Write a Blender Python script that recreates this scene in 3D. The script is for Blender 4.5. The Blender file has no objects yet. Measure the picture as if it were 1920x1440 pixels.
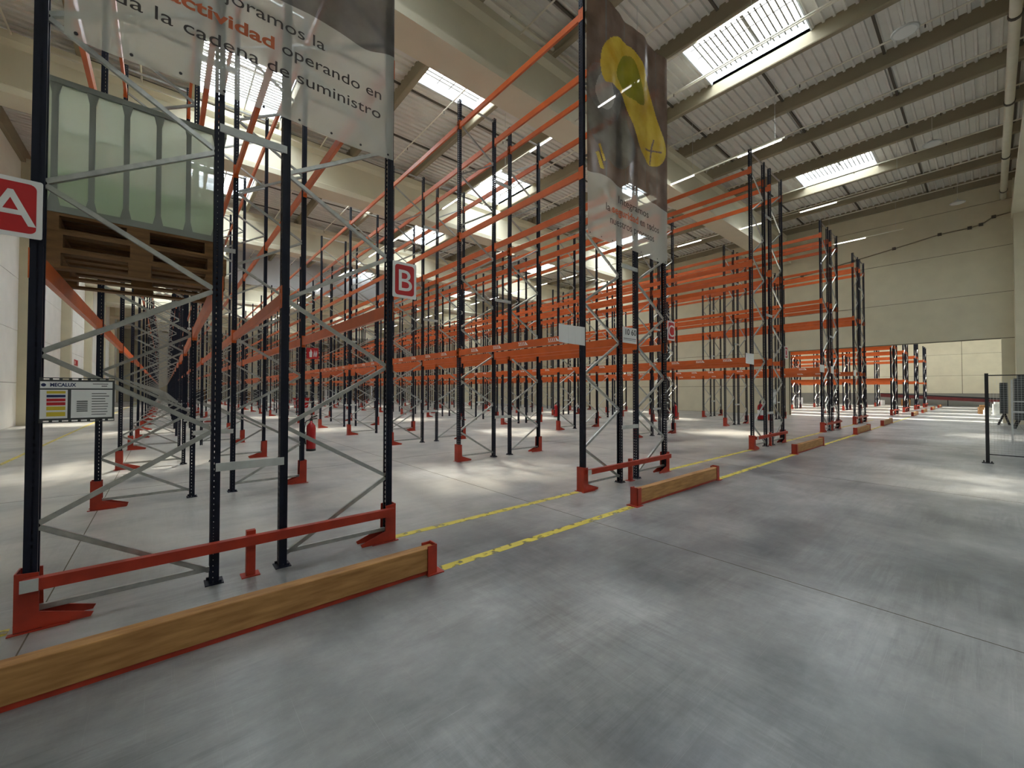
import bpy, bmesh, math, random
from mathutils import Vector, Matrix, Euler
random.seed(7)
sc = bpy.context.scene
C = sc.collection

# ------------------------------------------------------------------ camera
YAW, PITCH, ROLL = map(math.radians, (40.4517, 0.9641, 0.0407))
F = Vector((math.sin(YAW)*math.cos(PITCH), math.cos(YAW)*math.cos(PITCH), math.sin(PITCH)))
r0 = Vector((math.cos(YAW), -math.sin(YAW), 0)); u0 = r0.cross(F)
R_ = r0*math.cos(ROLL)+u0*math.sin(ROLL); U_ = -r0*math.sin(ROLL)+u0*math.cos(ROLL)
cd = bpy.data.cameras.new('camera'); cam = bpy.data.objects.new('camera', cd); C.objects.link(cam)
cam.matrix_world = Matrix(((R_.x, U_.x, -F.x, 0), (R_.y, U_.y, -F.y, 0), (R_.z, U_.z, -F.z, 1.6414), (0, 0, 0, 1)))
cd.sensor_width = 36; cd.lens = 36*763.94/1920; cd.clip_start = .05; cd.clip_end = 400
sc.camera = cam

# ------------------------------------------------------------------ world, sun, exposure
w = bpy.data.worlds.new('sky'); sc.world = w; w.use_nodes = True
nt = w.node_tree; nt.nodes.clear()
wo = nt.nodes.new('ShaderNodeOutputWorld'); bg = nt.nodes.new('ShaderNodeBackground')
bg.inputs[0].default_value = (.80, .90, 1, 1); bg.inputs[1].default_value = 5.0
nt.links.new(bg.outputs[0], wo.inputs[0])
sd = bpy.data.lights.new('sun', 'SUN'); sun = bpy.data.objects.new('sun', sd); C.objects.link(sun)
sd.energy = 20; sd.angle = math.radians(6); sd.color = (1, .93, .80)
sun.rotation_euler = Vector((2.9, 5.3, 13)).to_track_quat('Z', 'Y').to_euler()
sun.location = (0, 0, 40)
PANE = 8.0          # daylight given off by the diffusing skylight panes
vs = sc.view_settings
vs.view_transform = 'Standard'; vs.look = 'None'; vs.gamma = 1; vs.use_curve_mapping = False; vs.exposure = 1.8
sc.cycles.max_bounces = 8; sc.cycles.diffuse_bounces = 5; sc.cycles.glossy_bounces = 3
sc.cycles.transparent_max_bounces = 12; sc.cycles.sample_clamp_indirect = 6
sc.cycles.use_denoising = True

# ------------------------------------------------------------------ materials
def lin(*c):
    return tuple(((v/255)/12.92 if v/255 <= .04045 else ((v/255+.055)/1.055)**2.4) for v in c)+(1,)
def mat(name, col, rough=.5, metal=0, var=.0, scale=5, bump=0, spec=.5, stretch=(1, 1, 1), col2=None, detail=5):
    m = bpy.data.materials.new(name); m.use_nodes = True; t = m.node_tree; b = t.nodes['Principled BSDF']
    b.inputs['Roughness'].default_value = rough; b.inputs['Metallic'].default_value = metal
    b.inputs['Specular IOR Level'].default_value = spec
    tc = t.nodes.new('ShaderNodeTexCoord'); mp = t.nodes.new('ShaderNodeMapping'); mp.inputs['Scale'].default_value = stretch
    no = t.nodes.new('ShaderNodeTexNoise'); no.inputs['Scale'].default_value = scale; no.inputs['Detail'].default_value = detail
    t.links.new(tc.outputs['Object'], mp.inputs[0]); t.links.new(mp.outputs[0], no.inputs['Vector'])
    cr = t.nodes.new('ShaderNodeValToRGB'); cr.color_ramp.elements[0].position = .3; cr.color_ramp.elements[1].position = .7
    c2 = col2 or tuple(min(1, v*(1+var)) for v in col[:3])+(1,)
    c1 = col if col2 else tuple(v*(1-var) for v in col[:3])+(1,)
    cr.color_ramp.elements[0].color = c1; cr.color_ramp.elements[1].color = c2
    t.links.new(no.outputs['Fac'], cr.inputs[0]); t.links.new(cr.outputs[0], b.inputs['Base Color'])
    if bump:
        bp = t.nodes.new('ShaderNodeBump'); bp.inputs['Strength'].default_value = bump; bp.inputs['Distance'].default_value = .02
        t.links.new(no.outputs['Fac'], bp.inputs['Height']); t.links.new(bp.outputs[0], b.inputs['Normal'])
    return m
M = {}
M['post'] = mat('navy painted steel', (.004, .006, .016, 1), .5, 0, .25, 8, spec=.3)
M['orange'] = mat('orange painted steel', (.56, .105, .016, 1), .40, 0, .12, 3)
M['guard'] = mat('scuffed red orange steel', (.36, .030, .011, 1), .5, 0, .2, 7)
M['darkred'] = mat('dark red steel', (.12, .012, .010, 1), .6, 0, .2, 3)
M['galv'] = mat('galvanised steel', (.44, .45, .425, 1), .34, .7, .15, 14)
M['galv2'] = mat('pale galvanised plate', (.50, .52, .50, 1), .5, .2, .1, 10)
M['timber'] = mat('planed timber', lin(140, 96, 48), .6, 0, 0, 3, .1, stretch=(1.2, 9, 9), col2=lin(180, 134, 78))
M['pallet'] = mat('pallet wood', lin(96, 66, 34), .75, 0, 0, 4, .1, stretch=(1, 6, 6), col2=lin(138, 102, 60))
M['wallc'] = mat('cream precast concrete', lin(202, 195, 168), .8, 0, .05, 1.3, .05)
M['wallw'] = mat('white precast concrete', lin(226, 225, 216), .8, 0, .04, 1.3, .05)
M['joint'] = mat('dark joint sealant', lin(90, 84, 68), .9)
M['girder'] = mat('cream concrete girder', lin(212, 206, 182), .75, 0, .05, .8)
M['purlin'] = mat('grey beige purlin', lin(142, 133, 110), .8, 0, .06, 1)
M['sheet'] = mat('off white roof sheet', lin(214, 212, 204), .55, 0, .05, 2)
M['lap'] = mat('dark lap strip', lin(86, 80, 70), .8)
M['pipe'] = mat('white painted pipe', lin(214, 210, 192), .5, 0, .04, 4)
M['signw'] = mat('white sign board', (.78, .78, .76, 1), .4)
M['signr'] = mat('red sign print', (.50, .012, .016, 1), .4)
M['ink'] = mat('dark grey ink', (.035, .03, .028, 1), .6)
M['inko'] = mat('orange ink', (.50, .11, .03, 1), .6)
M['navy'] = mat('navy ink', (.01, .02, .10, 1), .5)
M['yellow'] = mat('yellow print', (.62, .48, .03, 1), .5)
M['black'] = mat('black rubber', (.012, .012, .013, 1), .6)
M['extred'] = mat('extinguisher red', (.42, .012, .014, 1), .25)
M['dgrey'] = mat('dark grey casing', (.045, .05, .048, 1), .5, 0, .2, 3)
M['plinth'] = mat('grey plinth paint', lin(132, 130, 120), .8, 0, .06, 1)
M['curtain'] = mat('blue grey smoke curtain', lin(200, 203, 204), .7, 0, .06, .5)
M['bluewhite'] = mat('white skylight kerb', lin(222, 230, 234), .5)

def floor_mat():
    m = bpy.data.materials.new('polished concrete'); m.use_nodes = True; t = m.node_tree; b = t.nodes['Principled BSDF']
    N = lambda k: t.nodes.new(k); L = t.links.new
    tc = N('ShaderNodeTexCoord')
    def noise(scale, st, rot=0, det=6, dist=0, rough=.6):
        mp = N('ShaderNodeMapping'); mp.inputs['Scale'].default_value = st; mp.inputs['Rotation'].default_value = (0, 0, rot)
        n = N('ShaderNodeTexNoise'); n.inputs['Scale'].default_value = scale; n.inputs['Detail'].default_value = det
        n.inputs['Distortion'].default_value = dist; n.inputs['Roughness'].default_value = rough
        L(tc.outputs['Object'], mp.inputs[0]); L(mp.outputs[0], n.inputs['Vector']); return n.outputs['Fac']
    def ramp(f, a, ca, b_, cb):
        r = N('ShaderNodeValToRGB'); e = r.color_ramp.elements; e[0].position = a; e[0].color = ca; e[1].position = b_; e[1].color = cb
        L(f, r.inputs[0]); return r.outputs[0]
    def mix(kind, fac, a, b_):
        x = N('ShaderNodeMix'); x.data_type = 'RGBA'; x.blend_type = kind
        if isinstance(fac, float): x.inputs[0].default_value = fac
        else: L(fac, x.inputs[0])
        L(a, x.inputs[6]); L(b_, x.inputs[7]); return x.outputs[2]
    g = lambda v: (v, v, v, 1)
    big = ramp(noise(.42, (1, 1, 1), 0, 8, .1, .62), .36, (.095, .107, .115, 1), .62, (.40, .402, .385, 1))
    mid = ramp(noise(1.3, (1, 1.8, 1), .5, 12, .1, .70), .30, g(.62), .62, g(1.0))
    st1 = ramp(noise(1.4, (.5, 7, 1), .62, 10, .9, .74), .42, g(.72), .56, g(1.0))
    st2 = ramp(noise(1.7, (8, .6, 1), .30, 10, .9, .74), .40, g(.74), .56, g(1.0))
    m1 = ramp(noise(.7, (1, 1, 1), 1, 5, .3), .42, g(0), .60, g(.95)); m2 = ramp(noise(.6, (1, 1, 1), 2.2, 5, .3), .44, g(0), .62, g(.9))
    fine = ramp(noise(22, (1, 1, 1), 0, 6, .2, .8), .30, g(.90), .65, g(1.0))
    c = mix('MULTIPLY', 1.0, big, mid); c = mix('MULTIPLY', m1, c, st1); c = mix('MULTIPLY', m2, c, st2); c = mix('MULTIPLY', .8, c, fine)
    scr = ramp(noise(5.0, (.25, 40, 1), .85, 3, .2), .64, g(0), .74, g(.08)); c = mix('ADD', 1.0, c, scr)
    scr2 = ramp(noise(4.0, (45, .3, 1), .35, 3, .2), .64, g(0), .76, g(.07)); c = mix('ADD', 1.0, c, scr2)
    # dusty beige, also painting in the floor's lighting difference, inside the rack field (Y > 4)
    sx = N('ShaderNodeSeparateXYZ'); L(tc.outputs['Object'], sx.inputs[0])
    mr = N('ShaderNodeMapRange'); mr.inputs[1].default_value = 3.3; mr.inputs[2].default_value = 5.5; L(sx.outputs[1], mr.inputs[0])
    dn = ramp(noise(.5, (1, 1, 1), 0, 6, .5), .40, g(.12), .62, g(.62))
    mm = N('ShaderNodeMath'); mm.operation = 'MULTIPLY'; L(mr.outputs[0], mm.inputs[0]); L(dn, mm.inputs[1])
    lit_dust = N('ShaderNodeRGB'); lit_dust.outputs[0].default_value = (.52, .49, .42, 1)
    c = mix('MIX', mm.outputs[0], c, lit_dust.outputs[0])
    L(c, b.inputs['Base Color'])
    rr = ramp(noise(1.0, (1, 1.6, 1), .5, 6, .1, .6), .25, g(.285), .75, g(.36)); L(rr, b.inputs['Roughness'])
    b.inputs['Specular IOR Level'].default_value = 1.0
    bp = N('ShaderNodeBump'); bp.inputs['Strength'].default_value = .05; bp.inputs['Distance'].default_value = .004
    L(noise(2.5, (1, 1, 1), 0, 8), bp.inputs['Height']); L(bp.outputs[0], b.inputs['Normal'])
    return m
M['floor'] = floor_mat()

def line_mat():
    m = mat('worn yellow floor paint', (.58, .47, .06, 1), .5, 0, .1, 6); t = m.node_tree
    tc = t.nodes.new('ShaderNodeTexCoord'); n = t.nodes.new('ShaderNodeTexNoise'); n.inputs['Scale'].default_value = 9; n.inputs['Detail'].default_value = 8
    t.links.new(tc.outputs['Object'], n.inputs['Vector'])
    r = t.nodes.new('ShaderNodeValToRGB'); r.color_ramp.elements[0].position = .53; r.color_ramp.elements[1].position = .62
    r.color_ramp.elements[0].color = (0, 0, 0, 1); r.color_ramp.elements[1].color = (.75, .75, .75, 1)
    t.links.new(n.outputs['Fac'], r.inputs[0])
    mx = t.nodes.new('ShaderNodeMixShader'); tr = t.nodes.new('ShaderNodeBsdfTransparent'); out = t.nodes['Material Output']; b = t.nodes['Principled BSDF']
    t.links.new(r.outputs[0], mx.inputs[0]); t.links.new(b.outputs[0], mx.inputs[1]); t.links.new(tr.outputs[0], mx.inputs[2]); t.links.new(mx.outputs[0], out.inputs[0])
    return m
M['line'] = line_mat()

def emit(name, col, s, transp=0):
    m = bpy.data.materials.new(name); m.use_nodes = True; t = m.node_tree; t.nodes.clear()
    o = t.nodes.new('ShaderNodeOutputMaterial'); e = t.nodes.new('ShaderNodeEmission'); e.inputs[0].default_value = col; e.inputs[1].default_value = s
    if transp:
        x = t.nodes.new('ShaderNodeMixShader'); tr = t.nodes.new('ShaderNodeBsdfTransparent'); x.inputs[0].default_value = transp
        t.links.new(e.outputs[0], x.inputs[1]); t.links.new(tr.outputs[0], x.inputs[2]); t.links.new(x.outputs[0], o.inputs[0])
    else: t.links.new(e.outputs[0], o.inputs[0])
    return m
M['pane'] = emit('diffusing skylight pane', (.88, .95, 1, 1), PANE, .45)
M['pane2'] = emit('hall skylight pane', (.88, .95, 1, 1), 1.1, .75)
M['led'] = emit('led tube', (1, .98, .93, 1), 3.2)
M['lampface'] = mat('frosted lamp lens', (.62, .63, .60, 1), .3)

def film(name, col, transp, rough=.35, transl=.5, col2=None, gl=.035):
    m = bpy.data.materials.new(name); m.use_nodes = True; t = m.node_tree; t.nodes.clear(); N = t.nodes.new; L = t.links.new
    o = N('ShaderNodeOutputMaterial'); d = N('ShaderNodeBsdfDiffuse'); tl = N('ShaderNodeBsdfTranslucent'); g = N('ShaderNodeBsdfGlossy'); tr = N('ShaderNodeBsdfTransparent')
    tc = N('ShaderNodeTexCoord'); n = N('ShaderNodeTexNoise'); n.inputs['Scale'].default_value = 2.2; n.inputs['Detail'].default_value = 6
    L(tc.outputs['Object'], n.inputs['Vector']); r = N('ShaderNodeValToRGB'); r.color_ramp.elements[0].position = .35; r.color_ramp.elements[1].position = .65
    r.color_ramp.elements[0].color = col; r.color_ramp.elements[1].color = col2 or col; L(n.outputs['Fac'], r.inputs[0])
    for x in (d, tl): L(r.outputs[0], x.inputs[0])
    g.inputs['Roughness'].default_value = rough; g.inputs[0].default_value = (.8, .8, .8, 1)
    a = N('ShaderNodeMixShader'); a.inputs[0].default_value = transl; L(d.outputs[0], a.inputs[1]); L(tl.outputs[0], a.inputs[2])
    b = N('ShaderNodeMixShader'); b.inputs[0].default_value = gl; L(a.outputs[0], b.inputs[1]); L(g.outputs[0], b.inputs[2])
    c = N('ShaderNodeMixShader'); c.inputs[0].default_value = transp; L(b.outputs[0], c.inputs[1]); L(tr.outputs[0], c.inputs[2]); L(c.outputs[0], o.inputs[0])
    return m
M['film'] = film('sheer white banner film', lin(232, 234, 222), .50)
M['photo'] = film('dark brown banner print', lin(104, 84, 72), .12, .22, .35, lin(134, 112, 98), .07)
M['photo2'] = film('dark grey banner print', lin(84, 80, 74), .14, .3, .35, lin(120, 114, 106))
M['pyellow'] = film('yellow banner print', lin(206, 170, 40), .06, .25, .4, lin(235, 210, 80), .07)
M['pgreen'] = film('olive banner print', lin(140, 140, 30), .06, .25, .4, lin(170, 165, 50))
M['pgrey'] = film('grey banner print', lin(96, 96, 94), .12, .25, .4, lin(140, 140, 138))
M['plens'] = film('pale lens print', lin(150, 150, 148), .2, .3, .4, lin(180, 180, 176))
M['tank'] = film('translucent white plastic', lin(232, 240, 222), .36, .3, .6)
M['tankliq'] = film('liquid behind plastic', lin(190, 214, 178), .40, .3, .6)
M['tankrib'] = mat('grey plastic rib', lin(140, 144, 136), .5)

# ------------------------------------------------------------------ mesh helpers
class MB:
    def __init__(s): s.v = []; s.f = []
    def quad(s, *p):
        n = len(s.v); s.v += [tuple(q) for q in p]; s.f.append(tuple(range(n, n+len(p)))); return s
    def box(s, x0, x1, y0, y1, z0, z1):
        n = len(s.v)
        s.v += [(x0, y0, z0), (x1, y0, z0), (x1, y1, z0), (x0, y1, z0), (x0, y0, z1), (x1, y0, z1), (x1, y1, z1), (x0, y1, z1)]
        s.f += [tuple(n+i for i in q) for q in ((0, 3, 2, 1), (4, 5, 6, 7), (0, 1, 5, 4), (1, 2, 6, 5), (2, 3, 7, 6), (3, 0, 4, 7))]; return s
    def prism(s, poly, axis, a, b):
        """poly: 2-D points, extruded along axis (0,1,2) from a to b"""
        def P(p, t):
            return {0: (t, p[0], p[1]), 1: (p[0], t, p[1]), 2: (p[0], p[1], t)}[axis]
        n = len(s.v); k = len(poly); s.v += [P(p, a) for p in poly]+[P(p, b) for p in poly]
        s.f += [tuple(range(n+k-1, n-1, -1)), tuple(range(n+k, n+2*k))]
        s.f += [(n+i, n+(i+1) % k, n+k+(i+1) % k, n+k+i) for i in range(k)]; return s
    def bar(s, p, q, w, h=None, up=(0, 0, 1)):
        p, q = Vector(p), Vector(q); d = (q-p).normalized(); up = Vector(up)
        if abs(d.dot(up)) > .98: up = Vector((0, 1, 0))
        a = d.cross(up).normalized(); b = a.cross(d); h = h or w; n = len(s.v)
        for e in (p, q):
            for i, j in ((-1, -1), (1, -1), (1, 1), (-1, 1)): s.v.append(tuple(e+a*i*w/2+b*j*h/2))
        s.f += [tuple(n+i for i in t) for t in ((0, 3, 2, 1), (4, 5, 6, 7), (0, 1, 5, 4), (1, 2, 6, 5), (2, 3, 7, 6), (3, 0, 4, 7))]; return s
    def tube(s, pts, r, k=8, cap=True):
        pts = [Vector(p) for p in pts]; rr = r if isinstance(r, (list, tuple)) else [r]*len(pts); n = len(s.v)
        for i, p in enumerate(pts):
            d = (pts[min(i+1, len(pts)-1)]-pts[max(i-1, 0)]).normalized(); up = Vector((0, 0, 1)) if abs(d.z) < .9 else Vector((1, 0, 0))
            a = d.cross(up).normalized(); b = a.cross(d)
            for j in range(k):
                t = 2*math.pi*j/k; s.v.append(tuple(p+(a*math.cos(t)+b*math.sin(t))*rr[i]))
        for i in range(len(pts)-1):
            for j in range(k): s.f.append((n+i*k+j, n+i*k+(j+1) % k, n+(i+1)*k+(j+1) % k, n+(i+1)*k+j))
        if cap: s.f.append(tuple(n+j for j in range(k-1, -1, -1))); m = n+(len(pts)-1)*k; s.f.append(tuple(m+j for j in range(k)))
        return s
    def mesh(s, name, m, smooth=False):
        me = bpy.data.meshes.new(name); me.from_pydata(s.v, [], s.f)
        bm = bmesh.new(); bm.from_mesh(me); bmesh.ops.recalc_face_normals(bm, faces=bm.faces); bm.to_mesh(me); bm.free()
        me.materials.append(m)
        if smooth:
            for p in me.polygons: p.use_smooth = len(p.vertices) == 4
        return me
def put(name, me, parent=None, loc=(0, 0, 0), rot=(0, 0, 0), scale=None, **kw):
    o = bpy.data.objects.new(name, me); C.objects.link(o); o.location = loc; o.rotation_euler = rot
    if scale: o.scale = scale
    if parent: o.parent = parent
    for k, v in kw.items(): o[k] = v
    return o
def part(name, mb, m, parent=None, loc=(0, 0, 0), rot=(0, 0, 0), smooth=False, **kw):
    return put(name, mb.mesh(name, M[m], smooth), parent, loc, rot, **kw)
def thing(name, loc, label, category, group=None, rz=0):
    o = bpy.data.objects.new(name, None); C.objects.link(o); o.location = loc; o.rotation_euler = (0, 0, rz); o.empty_display_size = .2
    o['label'] = label; o['category'] = category
    if group: o['group'] = group
    return o
def tag(o, label, category, group=None):
    o['label'] = label; o['category'] = category
    if group: o['group'] = group
    return o
def roundrect(x0, x1, z0, z1, r, k=5):
    out = []
    for cx, cz, a in ((x1-r, z0+r, -90), (x1-r, z1-r, 0), (x0+r, z1-r, 90), (x0+r, z0+r, 180)):
        for i in range(k+1):
            t = math.radians(a+90*i/k); out.append((cx+r*math.cos(t), cz+r*math.sin(t)))
    return out
def text(name, s, size, m, parent, loc, width=None, bold=0, thick=.0006, align='LEFT', scale_z=1, rotz=0):
    """flat lettering standing in the XZ plane, read from -Y; every word is a mesh of its own"""
    def mk(t):
        cu = bpy.data.curves.new(name, 'FONT'); cu.body = t; cu.size = size; cu.align_x = align; cu.offset = bold; cu.extrude = thick; cu.resolution_u = 4
        tmp = bpy.data.objects.new('tmp', cu); C.objects.link(tmp); bpy.context.view_layer.update()
        me = bpy.data.meshes.new_from_object(tmp.evaluated_get(bpy.context.evaluated_depsgraph_get())); bpy.data.objects.remove(tmp)
        me.name = name; me.materials.clear(); me.materials.append(M[m]); return me
    ext = lambda me: (min(v.co.x for v in me.vertices), max(v.co.x for v in me.vertices))
    full = ext(mk(s)); k = width/(full[1]-full[0]) if width else 1
    words = s.split(' '); out = None; done = ''
    for wd in words:
        me = mk(wd)
        if len(words) > 1:
            dx = ext(mk(done+wd))[1]-ext(me)[1]
            for v in me.vertices: v.co.x += dx
        for v in me.vertices: v.co.x *= k
        out = put(name, me, parent, loc, (math.pi/2, 0, rotz)); out.scale = (1, scale_z, 1); done += wd+' '
    return out

# ------------------------------------------------------------------ layout numbers
Y0 = 4.3414; PB = 3.7; D = 1.0307; G = .5188
ROWX = [-.6909, 5.2257, 12.5693, 19.9598, 25.8973]
HP = 8.5; LV = (2.53, 5.25, 7.9); NB = 20
XL, XR = -5.2, 33.0; YF, YN = 84.0, -30.0
GY = [-31, -21.5, -11.5, -1.3, 9.35, 19.35, 29.4, 39.6, 49.7, 59.8, 69.9, 80]
PZ = 12.5; SZ = 12.95
PX = [32.85-2.93*i for i in range(13)]          # purlin near faces

# ------------------------------------------------------------------ floor
fl = part('floor', MB().box(XL-.3, 70, YN, YF+1, -.25, 0), 'floor', kind='structure')
for x in (-.68, 4.12, 9.6, 17.5, 24.2): part('floor_joint', MB().box(x-.004, x+.004, YN, YF, -.01, .0012), 'joint', fl)
for y in (-.9, 9.35, 19.35): part('floor_joint', MB().box(XL, 69, y-.004, y+.004, -.01, .0012), 'joint', fl)
def yline(x0, x1, y0, y1): part('painted_line', MB().box(x0, x1, y0, y1, -.01, .002), 'line', fl)
ends = [(x, x+2*D+G) for x in ROWX]
yline(XL+2.4, ends[0][0]-.1, 4.30, 4.40)
for a, b in zip(ends[:-1], ends[1:]):
    yline(a[1]+.06, b[0]-.10, 4.31, 4.41)
    yline(a[1]+.08, b[0]-.17, 3.26, 3.36)
yline(ends[4][1]+.1, 31, 4.31, 4.41); yline(ends[4][1]+.1, 36, 3.26, 3.36)
yline(-2.79, -2.70, 4.4, 80)

# ------------------------------------------------------------------ walls
def wall(name, mb, m): return part(name, mb, m, kind='structure')
HO = 4.4
wr = wall('wall_right', MB().box(XR+.02, XR+.22, 9.0, YF, 0, 13.0).box(XR+.02, XR+.22, -1.0, 9.0, HO+.01, 13.0).box(XR+.02, XR+.22, YN, -.42, 0, 13.0), 'joint')
bays = list(zip(GY[:-1], GY[1:]))
for (a, b) in bays:
    for z0, z1 in ((.0, 2.0), (2.0, 4.4), (4.4, 6.8), (6.8, 9.2), (9.2, 11.6), (11.6, 12.98)):
        if a < 0 < b and z1 < 4.5: continue
        part('wall_panel', MB().box(XR-.01, XR+.03, a+.02, b-.02, z0+.012, z1-.012), 'wallc', wr)
for y in GY[4:]: part('column', MB().box(XR-.16 if y > 10 else XR-.02, XR+.3, y-.3, y+.3, 0, 13), 'wallc', wr)
part('column', MB().box(XR-.9, XR+.3, -1.42, -.86, 0, 12.3), 'wallc', wr)
part('jamb_panel', MB().box(XR-.01, XR+.3, -.9, -.42, 0, HO-.02), 'wallc', wr)
part('lintel_edge', MB().box(XR, XR+.3, -.42, 9.05, HO-.02, HO+.02), 'joint', wr)
wl = wall('wall_left', MB().box(XL-.25, XL-.04, YN, YF, 0, 13), 'joint')
for (a, b) in bays:
    for z0, z1 in ((.0, 2.0), (2.0, 4.4), (4.4, 6.8), (6.8, 9.2), (9.2, 12.3)):
        part('wall_panel', MB().box(XL-.05, XL, a+.02, b-.02, z0+.01, z1-.01), 'wallw', wl)
for y in GY[1:]: part('column', MB().box(XL-.05, XL+.45, y-.3, y+.3, 0, 12.3), 'wallc', wl)
wf = wall('wall_far', MB().box(XL, XR, YF, YF+.2, 0, 13), 'joint')
for i in range(7):
    for z0, z1 in ((0, 2.4), (2.4, 4.8), (4.8, 7.2), (7.2, 9.6), (9.6, 13)):
        x0 = XL+i*5.46; part('wall_panel', MB().box(x0+.02, x0+5.44, YF-.04, YF, z0+.01, z1-.01), 'wallc', wf)
wn = wall('wall_near', MB().box(XL, 70, YN-.2, YN, 0, 13), 'wallc')

# ------------------------------------------------------------------ roof
SKY = []                                          # (purlin bay index, y0, y1)
def bayof(x): return min(range(12), key=lambda i: abs((PX[i]+PX[i+1])/2+.09-x))
for x, ys in ((26.5, (-22, -9.5, 3.5, 16.2, 25.3, 38.4, 51, 64)), (14.7, (-22, -9.5, 3.5, 16.2, 25.3, 38.4, 51, 64)), (2.9, (-22, -9.5, 3.5, 16.2, 25.3, 38.4, 51, 64)),
              (20.6, (-16, -5.2, 10.4, 22.2, 32.5, 45, 58, 71)), (8.7, (-16, -5.2, 10.4, 22.2, 32.5, 45, 58, 71)), (30.8, (22.2, 45)), (-3.0, (10.4, 32.5, 45, 58))):
    for y in ys: SKY.append((bayof(x), y, y+3.0))  # skylights at negative y are unseen behind the camera, added to brighten foreground floor
PITCHR = .268
def sheet(mb, x0, x1, y0, y1):
    y = y0; prof = []
    k = max(1, round((y1-y0)/PITCHR)); s = (y1-y0)/k
    for i in range(k):
        a = y0+i*s; prof += [(a, SZ+.065), (a+s*.62, SZ+.065), (a+s*.70, SZ), (a+s*.92, SZ)]
    prof.append((y1, SZ+.065)); n = len(mb.v)
    for p in prof: mb.v += [(x0, p[0], p[1]), (x1, p[0], p[1])]
    for i in range(len(prof)-1): mb.f.append((n+2*i, n+2*i+1, n+2*i+3, n+2*i+2))
edges = [x+.1 for x in PX]+[XL]
ce = None
for i in range(12+1):
    x1 = edges[i] if i else XR; x0 = edges[i+1] if i < 13 else XL
    if i == 12: x0, x1 = XL-.1, edges[12]
    cuts = sorted((a, b) for k, a, b in SKY if k == i)
    mb = MB(); y = YN
    for a, b in cuts: sheet(mb, x0, x1, y, a); y = b
    sheet(mb, x0, x1, y, YF)
    if i == 0: sheet(mb, edges[0], XR+.2, YN, YF)
    if ce is None: ce = part('ceiling', mb, 'sheet', kind='structure')
    else: part('roof_sheet', mb, 'sheet', ce)
part('roof_sheet', MB().box(XL-.3, XR+.3, YN-.2, YF+.2, 14.2, 14.3), 'sheet', ce) if False else None
lap = MB().box(0, 2.75, -.035, .035, 0, .06).mesh('lap_strip', M['lap'])
for i in range(12):
    for j in range(-10, 27):
        y = 2.15+2.95*j
        if any(k == i and a-.1 < y < b+.1 for k, a, b in SKY) or y > YF: continue
        if j > 12 and i % 2: continue
        put('lap_strip', lap, ce, (edges[i+1]+.10, y, SZ-.045))
for i, x in enumerate(PX):
    for a, b in bays:
        if a > 60: continue
        part('purlin', MB().prism([(x, SZ+.09), (x, PZ+.03), (x+.02, PZ), (x+.18, PZ), (x+.20, PZ+.03), (x+.20, SZ+.09)], 1, a+.02, b-.02), 'purlin', ce)
part('purlin', MB().box(XL, XL+.15, YN, YF, PZ-.2, SZ), 'purlin', ce)
gp = lambda y: [(y-.5, 10.5), (y+.5, 10.5), (y+.5, 10.72), (y+.16, 10.9), (y+.13, 12.1), (y+.28, 12.25), (y+.28, PZ), (y-.28, PZ), (y-.28, 12.25), (y-.13, 12.1), (y-.16, 10.9), (y-.5, 10.72)]
for y in GY: part('girder', MB().prism(gp(y), 0, XL-.02, XR+.02), 'girder', ce)
def sprink(i):
    x = PX[i]-1.35
    pts = [(x, YN, 12.42), (x, 60, 12.42)]
    t = part('sprinkler_pipe', MB().tube(pts, .028, 6), 'pipe', ce)
    for j in range(14):
        y = -2+3.1*j; part('sprinkler_head', MB().tube([(x, y, 12.40), (x, y, 12.30)], .018, 5), 'lap', t)
for i in range(0, 13): sprink(i)
x = 14.0; part('sprinkler_pipe', MB().tube([(x, -14, 12.42), (x, 9, 12.42)], .028, 6), 'pipe', ce)
part('conduit', MB().bar((7.6, 8.98, 12.62), (14, 8.98, 12.62), .07), 'pipe', ce)
part('conduit', MB().bar((-3, 18.9, 12.2), (6, 18.9, 12.2), .05), 'pipe', ce)
# smoke curtain hanging under the girder at 39.6 m
part('smoke_curtain', MB().box(3.8, 18, 39.0, 39.06, 10.3, 12.9), 'curtain', ce)
# diagonal grey drain pipe under the roof, along the first girder
dp = thing('drain_pipe', (13, -.56, 11.6), 'large horizontal cream drain pipe hung under the roof by the right wall', 'pipe')
part('pipe_run', MB().tube([(-1.5, 0, 0), (19.7, 0, 0)], .115, 14), 'pipe', dp, smooth=True)
for xx in (4, 9, 14, 18.5): part('pipe_clamp', MB().tube([(xx-.05, 0, 0), (xx+.05, 0, 0)], .14, 12).bar((xx, -.0, .1), (xx, 0, .9), .03), 'lap', dp)

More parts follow.
